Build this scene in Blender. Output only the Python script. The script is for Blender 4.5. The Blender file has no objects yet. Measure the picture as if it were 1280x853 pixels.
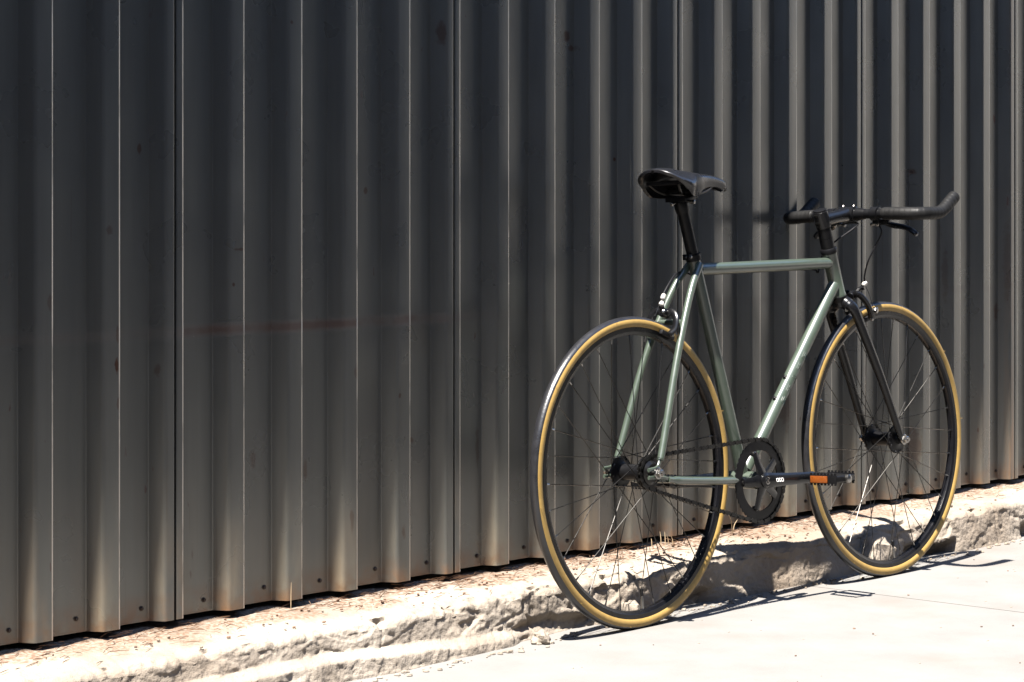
import bpy, bmesh, math, random
from mathutils import Vector, Matrix, noise
R = math.radians
C = bpy.context.scene.collection
random.seed(7)

# ------------------------------------------------------------------ camera, sky, sun
cam_d = bpy.data.cameras.new('camera')
cam = bpy.data.objects.new('camera', cam_d); C.objects.link(cam)
bpy.context.scene.camera = cam
cam.location = (-4.267, -3.60, 0.94)
THETA = math.degrees(math.atan2(2760.0, 3150.0))
cam.rotation_euler = (R(90), 0, R(THETA - 90))
cam_d.sensor_width = 36.0
cam_d.lens = 36.0 * 3150.0 / 1280.0
cam_d.shift_y = -186.5 / 1280.0
cam_d.clip_start = 0.05
cam_d.clip_end = 3000

SUN = Vector((-0.430, -0.088, 1.0)).normalized()        # direction towards the sun
sun_el = math.asin(SUN.z)
w = bpy.data.worlds.new('World'); bpy.context.scene.world = w
w.use_nodes = True
nt = w.node_tree
sky = nt.nodes.new('ShaderNodeTexSky'); sky.sky_type = 'NISHITA'; sky.sun_disc = False
sky.sun_elevation = sun_el
sky.sun_rotation = math.atan2(SUN.x, SUN.y)
sky.air_density = 0.8; sky.dust_density = 0.2; sky.ozone_density = 1.8
nt.links.new(sky.outputs[0], nt.nodes['Background'].inputs[0])
nt.nodes['Background'].inputs[1].default_value = 0.105
sd = bpy.data.lights.new('sun', 'SUN'); sd.energy = 5.0; sd.angle = R(0.53); sd.color = (1.0, 0.945, 0.87)
so = bpy.data.objects.new('sun', sd); C.objects.link(so)
so.rotation_euler = SUN.to_track_quat('Z', 'Y').to_euler()
so.location = (-3, -2, 6)
vs = bpy.context.scene.view_settings
vs.view_transform = 'Standard'; vs.look = 'None'; vs.gamma = 1.0; vs.exposure = 2.45
bpy.context.scene.cycles.max_bounces = 8

# ------------------------------------------------------------------ materials
class NT:
    def __init__(s, name):
        s.m = bpy.data.materials.new(name); s.m.use_nodes = True
        s.t = s.m.node_tree; s.n = s.t.nodes; s.l = s.t.links
        s.b = s.n['Principled BSDF']
        tc = s.n.new('ShaderNodeTexCoord'); s.obj = tc.outputs['Object']
    def new(s, kind, **kw):
        nd = s.n.new(kind)
        for k, v in kw.items(): setattr(nd, k, v)
        return nd
    def link(s, a, b): s.l.new(a, b)
    def noise(s, scale, detail=4, rough=0.55, vec=None, stretch=None):
        v = vec or s.obj
        if stretch:
            mp = s.new('ShaderNodeMapping'); mp.inputs['Scale'].default_value = stretch
            s.link(v, mp.inputs[0]); v = mp.outputs[0]
        nd = s.new('ShaderNodeTexNoise'); s.link(v, nd.inputs['Vector'])
        nd.inputs['Scale'].default_value = scale; nd.inputs['Detail'].default_value = detail
        nd.inputs['Roughness'].default_value = rough
        return nd.outputs[0]
    def ramp(s, fac, stops):
        nd = s.new('ShaderNodeValToRGB'); s.link(fac, nd.inputs[0])
        el = nd.color_ramp.elements
        while len(el) < len(stops): el.new(0.5)
        for e, (p, c) in zip(el, stops):
            e.position = p
            e.color = (c[0], c[1], c[2], 1) if isinstance(c, tuple) else (c, c, c, 1)
        return nd.outputs[0]
    def mix(s, fac, a, b):
        nd = s.new('ShaderNodeMix', data_type='RGBA')
        for sock, val in ((nd.inputs[0], fac), (nd.inputs[6], a), (nd.inputs[7], b)):
            if isinstance(val, (int, float)): sock.default_value = val
            elif isinstance(val, tuple): sock.default_value = (*val, 1)
            else: s.link(val, sock)
        return nd.outputs[2]
    def math(s, op, a, b=None, c=None, clamp=False):
        nd = s.new('ShaderNodeMath', operation=op); nd.use_clamp = clamp
        for i, v in enumerate((a, b, c)):
            if v is None: continue
            if isinstance(v, (int, float)): nd.inputs[i].default_value = v
            else: s.link(v, nd.inputs[i])
        return nd.outputs[0]
    def maprange(s, v, a, b, c=0.0, d=1.0):
        nd = s.new('ShaderNodeMapRange'); s.link(v, nd.inputs[0])
        for i, x in enumerate((a, b, c, d)): nd.inputs[i + 1].default_value = x
        return nd.outputs[0]
    def xyz(s, v=None):
        nd = s.new('ShaderNodeSeparateXYZ'); s.link(v or s.obj, nd.inputs[0]); return nd.outputs
    def bump(s, h, strength, dist=0.01):
        nd = s.new('ShaderNodeBump'); s.link(h, nd.inputs['Height'])
        nd.inputs['Strength'].default_value = strength; nd.inputs['Distance'].default_value = dist
        s.link(nd.outputs[0], s.b.inputs['Normal'])
    def set(s, **kw):
        for k, v in kw.items():
            i = s.b.inputs[k.replace('_', ' ')]
            if isinstance(v, tuple): i.default_value = (*v, 1) if len(v) == 3 else v
            elif isinstance(v, (int, float)): i.default_value = v
            else: s.link(v, i)
        return s

def simple(name, col, rough, metal=0.0, coat=0.0, coat_rough=0.05, var=0.15, scale=60, bump=0.0, spec=0.5):
    t = NT(name)
    n = t.noise(scale, 3)
    lo = tuple(c * (1 - var) for c in col); hi = tuple(min(1, c * (1 + var)) for c in col)
    t.set(Base_Color=t.ramp(n, [(0.3, lo), (0.7, hi)]), Metallic=metal, Coat_Weight=coat, Coat_Roughness=coat_rough)
    t.b.inputs['Specular IOR Level'].default_value = spec
    n2 = t.noise(scale * 0.4, 3)
    t.set(Roughness=t.maprange(n2, 0.3, 0.7, rough * 0.85, min(1, rough * 1.2)))
    if bump: t.bump(t.noise(scale * 4, 2), bump, 0.001)
    return t.m

M = {}
M['green'] = simple('sage_paint', (0.036, 0.048, 0.036), 0.36, coat=0.5, coat_rough=0.06, var=0.06)
M['gloss_black'] = simple('gloss_black_paint', (0.004, 0.004, 0.0045), 0.28, spec=0.2, coat=0.25, coat_rough=0.08)
M['satin_black'] = simple('satin_black_metal', (0.004, 0.004, 0.0045), 0.36, spec=0.16)
M['chain_black'] = simple('oiled_black_steel', (0.030, 0.029, 0.028), 0.3, metal=0.9)
M['rubber'] = simple('black_rubber', (0.006, 0.006, 0.007), 0.5, bump=0.2, spec=0.18)
M['tread'] = simple('tyre_tread_rubber', (0.011, 0.011, 0.0125), 0.31, bump=0.3, var=0.25, spec=0.6)
M['tan'] = simple('tan_sidewall', (0.225, 0.142, 0.036), 0.6, var=0.10, bump=0.2)
M['tape'] = simple('cork_bar_tape', (0.0075, 0.0074, 0.0074), 0.5, var=0.2, bump=0.3, spec=0.14)
M['vinyl'] = simple('saddle_vinyl', (0.006, 0.006, 0.007), 0.28, bump=0.12)
M['steel'] = simple('polished_steel', (0.30, 0.29, 0.275), 0.26, metal=1.0)
M['spoke'] = simple('spoke_steel', (0.050, 0.048, 0.046), 0.28, metal=1.0)
M['track'] = simple('machined_rim_side', (0.030, 0.029, 0.028), 0.30, metal=0.85)
M['rimblack'] = simple('black_anodised_rim', (0.004, 0.004, 0.005), 0.24, spec=0.3)
M['white_plastic'] = simple('white_barrel', (0.28, 0.27, 0.25), 0.4)
M['decal'] = simple('dark_green_decal', (0.018, 0.034, 0.026), 0.5)
M['whitemark'] = simple('white_print', (0.7, 0.68, 0.66), 0.5)
M['orange'] = simple('orange_reflector', (0.14, 0.034, 0.003), 0.3, coat=0.5, bump=0.8, scale=200)
M['screw'] = simple('rusty_screw', (0.030, 0.020, 0.015), 0.6)
M['dark'] = simple('dark_void', (0.015, 0.014, 0.013), 0.9)
M['needle'] = simple('dry_needles', (0.13, 0.072, 0.040), 0.7, var=0.5, scale=8)
M['straw'] = simple('dry_straw', (0.26, 0.19, 0.115), 0.7)
M['litter'] = simple('dark_litter', (0.10, 0.06, 0.04), 0.85, var=0.5)

MARKS = [(-1.226, 1.025, 0.0042, 0.0059, 0.8), (-1.155, 1.021, 0.0053, 0.0135, 0.7), (-1.253, 0.869, 0.0083, 0.0118, 0.45), (-1.236, 0.617, 0.0052, 0.0163, 1), (-1.207, 0.603, 0.0052, 0.006, 0.9), (-1.219, 0.848, 0.0083, 0.0104, 0.5), (-1.234, 0.673, 0.0042, 0.0208, 0.5), (-0.927, 0.828, 0.0196, 0.0031, 0.6), (-0.944, 0.76, 0.0043, 0.0047, 0.8), (-1.125, 0.603, 0.0042, 0.0136, 0.5), (-0.439, 0.789, 0.0094, 0.0669, 0.4), (-0.429, 0.68, 0.0117, 0.067, 0.35), (-0.34, 1.279, 0.0071, 0.0305, 0.6), (0.1, 1.291, 0.0126, 0.0144, 0.8), (0.117, 1.265, 0.0126, 0.009, 0.7), (0.27, 1.016, 0.0064, 0.0055, 1), (-0.788, 1.277, 0.0045, 0.0048, 0.7), (-0.746, 1.282, 0.0067, 0.0064, 0.6), (-0.547, 0.943, 0.0069, 0.0082, 0.7), (1.592, 0.8, 0.006, 0.0216, 0.7), (1.694, 0.711, 0.00456, 0.0873, 0.3), (1.686, 0.831, 0.00366, 0.0436, 0.2), (2.007, 0.737, 0.00666, 0.1354, 0.275), (1.984, 0.602, 0.0126, 0.0338, 0.6), (1.757, 0.325, 0.0154, 0.0198, 0.5), (1.536, 0.994, 0.006, 0.0086, 0.7), (1.753, 0.698, 0.0062, 0.0066, 0.8), (-0.478, 0.516, 0.0047, 0.0067, 0.6), (-0.41, 0.416, 0.0071, 0.0067, 0.6), (-1.232, 0.547, 0.0042, 0.0119, 0.5), (-1.222, 0.494, 0.0062, 0.0074, 0.5), (-0.607, 0.573, 0.0069, 0.0163, 0.4), (-0.721, 0.378, 0.0067, 0.0225, 0.5), (-0.864, 0.413, 0.0088, 0.0283, 0.35), (-1.369, 0.925, 0.0061, 0.0058, 0.5), (-1.392, 0.74, 0.0061, 0.0174, 0.4), (-0.619, 0.271, 0.0068, 0.0293, 0.5), (-0.466, 0.231, 0.007, 0.0167, 0.5), (-0.203, 0.386, 0.0073, 0.0519, 0.35), (0.922, 0.42, 0.0168, 0.0799, 0.4), (1.536, 0.254, 0.015, 0.0644, 0.5)]
def wall_paint():
    t = NT('weathered_sheet_paint')
    x, y, z = t.xyz()
    n = t.noise(3.0, 5, stretch=(6, 6, 0.5))
    base = t.ramp(n, [(0.3, (0.100, 0.100, 0.092)), (0.7, (0.128, 0.127, 0.114))])
    # fine streaks down the sheet
    st = t.noise(60, 3, stretch=(2.2, 2.2, 0.03))
    base = t.mix(t.maprange(st, 0.5, 0.75, 0.0, 0.35), base, (0.11, 0.102, 0.09))
    # brown bloom low on the sheets; pale tan on the ribs paints in sunlight
    low = t.maprange(z, 0.11, 0.42, 1.0, 0.0)
    nb = t.noise(4.0, 5, stretch=(3.5, 1, 0.8))
    bl = t.math('MULTIPLY', low, t.maprange(nb, 0.42, 0.72), clamp=True)
    bl = t.math('MULTIPLY', bl, t.maprange(y, 0.008, 0.028, 1.0, 0.25))
    base = t.mix(t.math('MULTIPLY', bl, 0.85), base, t.ramp(t.noise(3.1, 3, stretch=(2.2, 1, 0.5)), [(0.42, (0.215, 0.185, 0.125)), (0.62, (0.235, 0.140, 0.060))]))
    # rust running up from the bottom edge
    edge = t.maprange(z, 0.118, 0.185, 1.0, 0.0)
    ne = t.noise(26, 4)
    e = t.math('MULTIPLY', edge, t.maprange(ne, 0.40, 0.62), clamp=True)
    base = t.mix(e, base, (0.120, 0.060, 0.026))
    # strong orange rust streak on the seam at far right and a few fainter ones
    sx = t.math('ABSOLUTE', t.math('SUBTRACT', x, 2.018))
    ns = t.noise(9, 5, stretch=(3, 3, 0.35))
    rs = t.math('MULTIPLY', t.maprange(sx, 0.007, 0.017, 1.0, 0.0), t.maprange(ns, 0.36, 0.58))
    rs = t.math('MULTIPLY', rs, t.maprange(z, 0.22, 0.75, 1.0, 0.12), clamp=True)
    base = t.mix(t.math('MULTIPLY', rs, 0.7), base, (0.17, 0.080, 0.026))
    # horizontal rust mark at 0.67 m
    wv = t.math('MULTIPLY', t.math('SUBTRACT', t.noise(5, 2), 0.5), 0.016)
    dz = t.math('ABSOLUTE', t.math('ADD', t.math('SUBTRACT', z, 0.672), wv))
    ln = t.maprange(dz, 0.004, 0.015, 1.0, 0.0)
    xr = t.math('MULTIPLY', t.maprange(x, -1.15, -1.0, 0.25, 1.0), t.maprange(x, -0.45, -0.2, 1.0, 0.12))
    ln = t.math('MULTIPLY', t.math('MULTIPLY', ln, xr), t.maprange(t.noise(14, 5), 0.30, 0.58, 0.25, 1.0), clamp=True)
    base = t.mix(t.math('MULTIPLY', ln, 0.95), base, (0.055, 0.030, 0.020))
    # rust specks, stretched down
    sp = t.noise(34, 2, stretch=(1.6, 1.6, 0.5))
    spm = t.noise(1.7, 2)
    sk = t.math('MULTIPLY', t.maprange(sp, 0.725, 0.76), t.maprange(spm, 0.47, 0.56), clamp=True)
    base = t.mix(t.math('MULTIPLY', sk, 0.85), base, (0.055, 0.018, 0.010))
    # thin vertical rust runs
    vr = t.noise(30, 3, stretch=(2.4, 2.4, 0.06))
    vk = t.math('MULTIPLY', t.maprange(vr, 0.68, 0.76), t.maprange(t.noise(2.4, 3), 0.5, 0.65), clamp=True)
    base = t.mix(t.math('MULTIPLY', vk, 0.6), base, (0.065, 0.034, 0.020))
    # single rust marks and runs, each where it sits on the sheets: x, z, half width, half height, strength
    wn = t.noise(70, 3)
    for (mx, mz, hw, hh, st_) in MARKS:
        ax = t.math('DIVIDE', t.math('SUBTRACT', x, mx), hw); az = t.math('DIVIDE', t.math('SUBTRACT', z, mz), hh)
        rr_ = t.math('SQRT', t.math('ADD', t.math('MULTIPLY', ax, ax), t.math('MULTIPLY', az, az)))
        rr_ = t.math('ADD', rr_, t.math('MULTIPLY', t.math('SUBTRACT', wn, 0.5), 1.5))
        base = t.mix(t.math('MULTIPLY', t.maprange(rr_, 0.55, 1.0, 1.0, 0.0), st_), base, (0.060, 0.025, 0.014))
    # pale scuffs
    sc = t.noise(120, 2, stretch=(1, 1, 0.6))
    base = t.mix(t.math('MULTIPLY', t.maprange(sc, 0.76, 0.8), 0.45), base, (0.20, 0.18, 0.15))
    # bright edge highlight painted along the right-hand fold of each rib
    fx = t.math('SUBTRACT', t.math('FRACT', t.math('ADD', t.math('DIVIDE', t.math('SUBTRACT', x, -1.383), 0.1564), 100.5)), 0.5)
    fold_glint = t.math('MULTIPLY', t.maprange(t.math('ABSOLUTE', t.math('SUBTRACT', fx, -0.004)), 0.016, 0.026, 1.0, 0.0), t.maprange(y, 0.004, 0.009, 1.0, 0.0))
    fold_glint = t.math('MULTIPLY', fold_glint, t.maprange(t.noise(38, 4, stretch=(1, 1, 0.25)), 0.36, 0.50, 0.25, 1.0), clamp=True)
    fold_glint = t.math('MULTIPLY', fold_glint, t.maprange(z, 0.75, 1.35, 1.0, 0.35))
    base = t.mix(fold_glint, base, (0.52, 0.48, 0.42))
    t.set(Base_Color=base, Metallic=t.math('SUBTRACT', 0.64, t.math('MULTIPLY', t.math('MAXIMUM', t.math('MAXIMUM', e, t.math('MAXIMUM', ln, bl)), t.math('MAXIMUM', rs, sk)), 0.6)))
    t.b.inputs['Specular IOR Level'].default_value = 0.5
    t.set(Coat_Weight=0.35, Coat_Roughness=0.26)
    rr = t.math('ADD', t.maprange(t.noise(5, 4), 0.3, 0.7, 0.25, 0.34), t.math('MULTIPLY', t.math('ADD', ln, sk), 0.3))
    t.set(Roughness=rr)
    t.bump(t.math('ADD', t.math('MULTIPLY', t.noise(150, 3, stretch=(1, 1, 0.35)), 0.02), t.noise(2.2, 2, stretch=(4, 1, 0.6))), 0.22, 0.008)
    return t.m
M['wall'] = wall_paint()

def concrete(name, lo, hi, grit=1.0, stains=True, dirt=False):
    t = NT(name)
    n = t.noise(6, 7, 0.6)
    col = t.ramp(n, [(0.28, lo), (0.72, hi)])
    g = t.noise(210, 4, 0.7)
    col = t.mix(t.math('MULTIPLY', t.maprange(g, 0.60, 0.72), 0.35 * grit), col, tuple(c * 0.55 for c in lo))
    col = t.mix(t.math('MULTIPLY', t.maprange(g, 0.36, 0.28), 0.35), col, tuple(min(1, c * 1.3) for c in hi))
    if stains:
        s2 = t.noise(2.1, 5)
        col = t.mix(t.math('MULTIPLY', t.maprange(s2, 0.52, 0.7), 0.35), col, (lo[0] * 0.9, lo[1] * 0.72, lo[2] * 0.55))
        pit = t.noise(55, 2)
        col = t.mix(t.math('MULTIPLY', t.maprange(pit, 0.735, 0.77), 0.8 * grit), col, (0.09, 0.065, 0.045))
    if dirt:                                                # earth and crumbled litter that has gathered against the wall
        _, y, z = t.xyz()
        near = t.math('ADD', t.maprange(y, -0.15, 0.03, 0.0, 1.0), t.math('MULTIPLY', t.math('SUBTRACT', t.noise(9, 5), 0.5), 1.6))
        near = t.math('MULTIPLY', t.maprange(near, 0.55, 0.80), t.maprange(z, 0.085, 0.10), clamp=True)
        col = t.mix(t.math('MULTIPLY', near, t.maprange(t.noise(120, 3), 0.38, 0.62, 0.15, 0.95)), col, (0.105, 0.062, 0.038))
    t.set(Base_Color=col, Roughness=0.92)
    t.b.inputs['Specular IOR Level'].default_value = 0.25
    h = t.math('ADD', t.noise(90, 5, 0.65), t.math('MULTIPLY', t.noise(18, 4), 1.5))
    t.bump(h, 0.8 * grit, 0.005)
    return t.m
M['kerb'] = concrete('old_kerb_concrete', (0.138, 0.114, 0.090), (0.250, 0.218, 0.182), dirt=True)
M['slab'] = concrete('pale_pavement_concrete', (0.114, 0.110, 0.105), (0.136, 0.132, 0.127), grit=0.3)
M['ground'] = concrete('street_asphalt', (0.035, 0.034, 0.033), (0.05, 0.048, 0.046), grit=0.6, stains=False)

# ------------------------------------------------------------------ mesh helpers
class MB:
    def __init__(s): s.v = []; s.f = []; s.mi = []; s.cur = 0
    def add(s, vs_, fs):
        o = len(s.v); s.v += [tuple(p) for p in vs_]
        for f in fs: s.f.append(tuple(i + o for i in f)); s.mi.append(s.cur)
    def tube(s, pts, rad, n=12, caps=True, flat=None, up=None):
        """sweep a circle (or ellipse: flat = (a, b) multipliers, up = preferred first axis) along pts"""
        pts = [Vector(p) for p in pts]; m = len(pts)
        rads = rad if isinstance(rad, (list, tuple)) else [rad] * m
        tang = []
        for i in range(m):
            a = pts[max(0, i - 1)]; b = pts[min(m - 1, i + 1)]
            tang.append((b - a).normalized())
        ref = Vector(up) if up else (Vector((0, 1, 0)) if abs(tang[0].y) < 0.9 else Vector((1, 0, 0)))
        nx = (ref - tang[0] * ref.dot(tang[0])).normalized()
        vv = []
        for i in range(m):
            t = tang[i]
            nx = (nx - t * nx.dot(t)).normalized(); ny = t.cross(nx)
            fa, fb = flat if flat else (1, 1)
            for k in range(n):
                a = 2 * math.pi * k / n
                vv.append(pts[i] + nx * (rads[i] * fa * math.cos(a)) + ny * (rads[i] * fb * math.sin(a)))
        ff = []
        for i in range(m - 1):
            for k in range(n):
                k2 = (k + 1) % n
                ff.append((i * n + k, i * n + k2, (i + 1) * n + k2, (i + 1) * n + k))
        if caps:
            ff.append(tuple(reversed(range(n)))); ff.append(tuple((m - 1) * n + k for k in range(n)))
        s.add(vv, ff); return s
    def lathe(s, prof, c, axis, n=24, close=False):
        """prof: list of (radius, distance along axis)"""
        c = Vector(c); ax = Vector(axis).normalized()
        ref = Vector((0, 0, 1)) if abs(ax.z) < 0.9 else Vector((1, 0, 0))
        a1 = ref.cross(ax).normalized(); a2 = ax.cross(a1)
        vv = []
        for r_, d in prof:
            for k in range(n):
                a = 2 * math.pi * k / n
                vv.append(c + ax * d + a1 * (r_ * math.cos(a)) + a2 * (r_ * math.sin(a)))
        m = len(prof); ff = []
        for i in range(m if close else m - 1):
            j = (i + 1) % m
            for k in range(n):
                k2 = (k + 1) % n
                ff.append((i * n + k, i * n + k2, j * n + k2, j * n + k))
        if not close:
            ff.append(tuple(reversed(range(n)))); ff.append(tuple((m - 1) * n + k for k in range(n)))
        s.add(vv, ff); return s
    def box(s, c, size, ax=None, bev=0.0):
        bm = bmesh.new(); bmesh.ops.create_cube(bm, size=1)
        for v in bm.verts: v.co = Vector((v.co.x * size[0], v.co.y * size[1], v.co.z * size[2]))
        if bev: bmesh.ops.bevel(bm, geom=bm.edges[:], offset=bev, segments=2, affect='EDGES', profile=0.6)
        mat = Matrix.Identity(3)
        if ax: mat = Matrix([Vector(a).normalized() for a in ax]).transposed()
        bm.verts.index_update()
        s.add([Vector(c) + mat @ v.co for v in bm.verts], [tuple(v.index for v in f.verts) for f in bm.faces]); bm.free(); return s
    def sphere(s, c, r, sc=(1, 1, 1), n=10):
        vv = []; ff = []
        m = max(4, n // 2)
        for i in range(1, m):
            ph = math.pi * i / m
            for k in range(n):
                a = 2 * math.pi * k / n
                vv.append((c[0] + r * sc[0] * math.sin(ph) * math.cos(a), c[1] + r * sc[1] * math.sin(ph) * math.sin(a), c[2] + r * sc[2] * math.cos(ph)))
        for i in range(m - 2):
            for k in range(n):
                k2 = (k + 1) % n
                ff.append((i * n + k, (i + 1) * n + k, (i + 1) * n + k2, i * n + k2))
        ff.append(tuple(range(n))); ff.append(tuple(reversed([(m - 2) * n + k for k in range(n)])))
        s.add(vv, ff); return s
    def mesh(s, name, mats, ang=35):
        me = bpy.data.meshes.new(name); me.from_pydata(s.v, [], s.f)
        if not isinstance(mats, (list, tuple)): mats = [mats]
        for m_ in mats: me.materials.append(m_)
        me.polygons.foreach_set('material_index', s.mi)
        bm = bmesh.new(); bm.from_mesh(me); bmesh.ops.recalc_face_normals(bm, faces=bm.faces[:]); bm.to_mesh(me); bm.free()
        me.shade_smooth(); me.set_sharp_from_angle(angle=R(ang)); me.update()
        return me
    def build(s, name, mats, parent=None, ang=35):
        return link(name, s.mesh(name, mats, ang), parent)

def link(name, me, parent=None):
    o = bpy.data.objects.new(name, me); C.objects.link(o)
    if parent: o.parent = parent
    return o
def empty(name, label, cat, loc=(0, 0, 0), group=None):
    o = bpy.data.objects.new(name, None); C.objects.link(o); o.location = loc
    o['label'] = label; o['category'] = cat
    if group: o['group'] = group
    return o
def tag(o, label, cat, group=None):
    o['label'] = label; o['category'] = cat
    if group: o['group'] = group
    return o
def spline(pts, n=8):
    pts = [Vector(p) for p in pts]; out = []
    P = [pts[0] * 2 - pts[1]] + pts + [pts[-1] * 2 - pts[-2]]
    for i in range(1, len(P) - 2):
        a, b, c, d = P[i - 1:i + 3]
        for k in range(n):
            t = k / n
            out.append(0.5 * ((2 * b) + (c - a) * t + (2 * a - 5 * b + 4 * c - d) * t * t + (3 * b - a - 3 * c + d) * t ** 3))
    out.append(pts[-1]); return out
def lerp(a, b, t): return a + (b - a) * t
def sstep(a, b, x):
    t = max(0.0, min(1.0, (x - a) / (b - a))); return t * t * (3 - 2 * t)
def fbm(x, y, z, o=4): return noise.fractal(Vector((x, y, z)), 1.0, 2.0, o)

# ------------------------------------------------------------------ ground
JX = 0.722
def slab_mesh(x0, x1, y0, y1):
    mb = MB(); bv = 0.0015
    ys = [y0, y1]
    top = [(x0 + bv, y0, 0), (x1 - bv, y0, 0), (x1 - bv, y1, 0), (x0 + bv, y1, 0)]
    mid = [(x0, y0, -bv), (x1, y0, -bv), (x1, y1, -bv), (x0, y1, -bv)]
    bot = [(p[0], p[1], -0.13) for p in mid]
    mb.add(top + mid + bot, [(0, 1, 2, 3)] + [(i, i + 4, (i + 1) % 4 + 4, (i + 1) % 4) for i in range(4)] + [(i + 4, i + 8, (i + 1) % 4 + 8, (i + 1) % 4 + 4) for i in range(4)])
    return mb
gr = MB(); gr.add([(-900, -900, -0.12), (900, -900, -0.12), (900, 900, -0.12), (-900, 900, -0.12)], [(0, 1, 2, 3)])
g = gr.build('ground', M['ground']); g['kind'] = 'structure'
pv = bpy.data.objects.new('pavement', None); C.objects.link(pv); pv['kind'] = 'structure'
edges = [JX - 7 * 1.0]
xs = [JX - 3.06 * k for k in range(5, 0, -1)] + [JX + 3.06 * k for k in range(0, 12)]
for a, b in zip(xs[:-1], xs[1:]):
    slab_mesh(a + 0.0025, b - 0.0025, -1.45, -0.02).build('slab', M['slab'], pv)

# unseen building added behind the camera, blocking sky and darkening the metal wall's reflections
M['front'] = concrete('added_dark_front', (0.06, 0.063, 0.07), (0.085, 0.09, 0.10), grit=0.4)
M['added_pane'] = simple('added_dark_window', (0.02, 0.022, 0.025), 0.08)
ob = bpy.data.objects.new('added_sky_blocker', None); C.objects.link(ob); ob['kind'] = 'structure'
fb = MB(); fb.box((-9, -11.8, 4.4), (52, 7.0, 9.2)); fb.box((-9, -11.8, 9.1), (52.6, 7.6, 0.25)); fb.build('wall', M['front'], ob)
for i in range(15):
    for zz in (1.7, 5.0):
        MB().box((-33.0 + i * 3.4, -8.29, zz), (1.5, 0.06, 1.7), bev=0.02).build('added_blocker_window', M['added_pane'], ob)

# unseen building added on the left to darken what the rib flanks reflect
lbd = bpy.data.objects.new('added_left_blocker', None); C.objects.link(lbd); lbd['kind'] = 'structure'
MB().box((-9.6, -3.2, 1.7), (8.0, 6.2, 3.8)).build('wall', M['front'], lbd)
MB().box((-9.6, -3.2, 3.66), (8.2, 6.4, 0.14)).build('added_parapet', M['front'], lbd)

# unseen cream wall added further along to throw sunlight on the rib edges
nw = bpy.data.objects.new('added_bounce_wall', None); C.objects.link(nw); nw['kind'] = 'structure'
M['white'] = concrete('added_cream_render', (0.32, 0.305, 0.285), (0.38, 0.365, 0.345), grit=0.2, stains=False)
MB().box((6.65, -2.4, 1.2), (0.3, 4.6, 2.64), bev=0.01).build('wall', M['white'], nw)
MB().box((6.65, -2.4, 2.56), (0.4, 4.7, 0.08), bev=0.01).build('added_coping', M['white'], nw)

M['filler'] = simple('dirt_in_joint', (0.022, 0.018, 0.015), 0.95)
for x in xs[1:-1]: MB().box((x, -0.735, -0.0094), (0.006, 1.40, 0.018)).build('joint_filler', M['filler'], pv)

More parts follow.
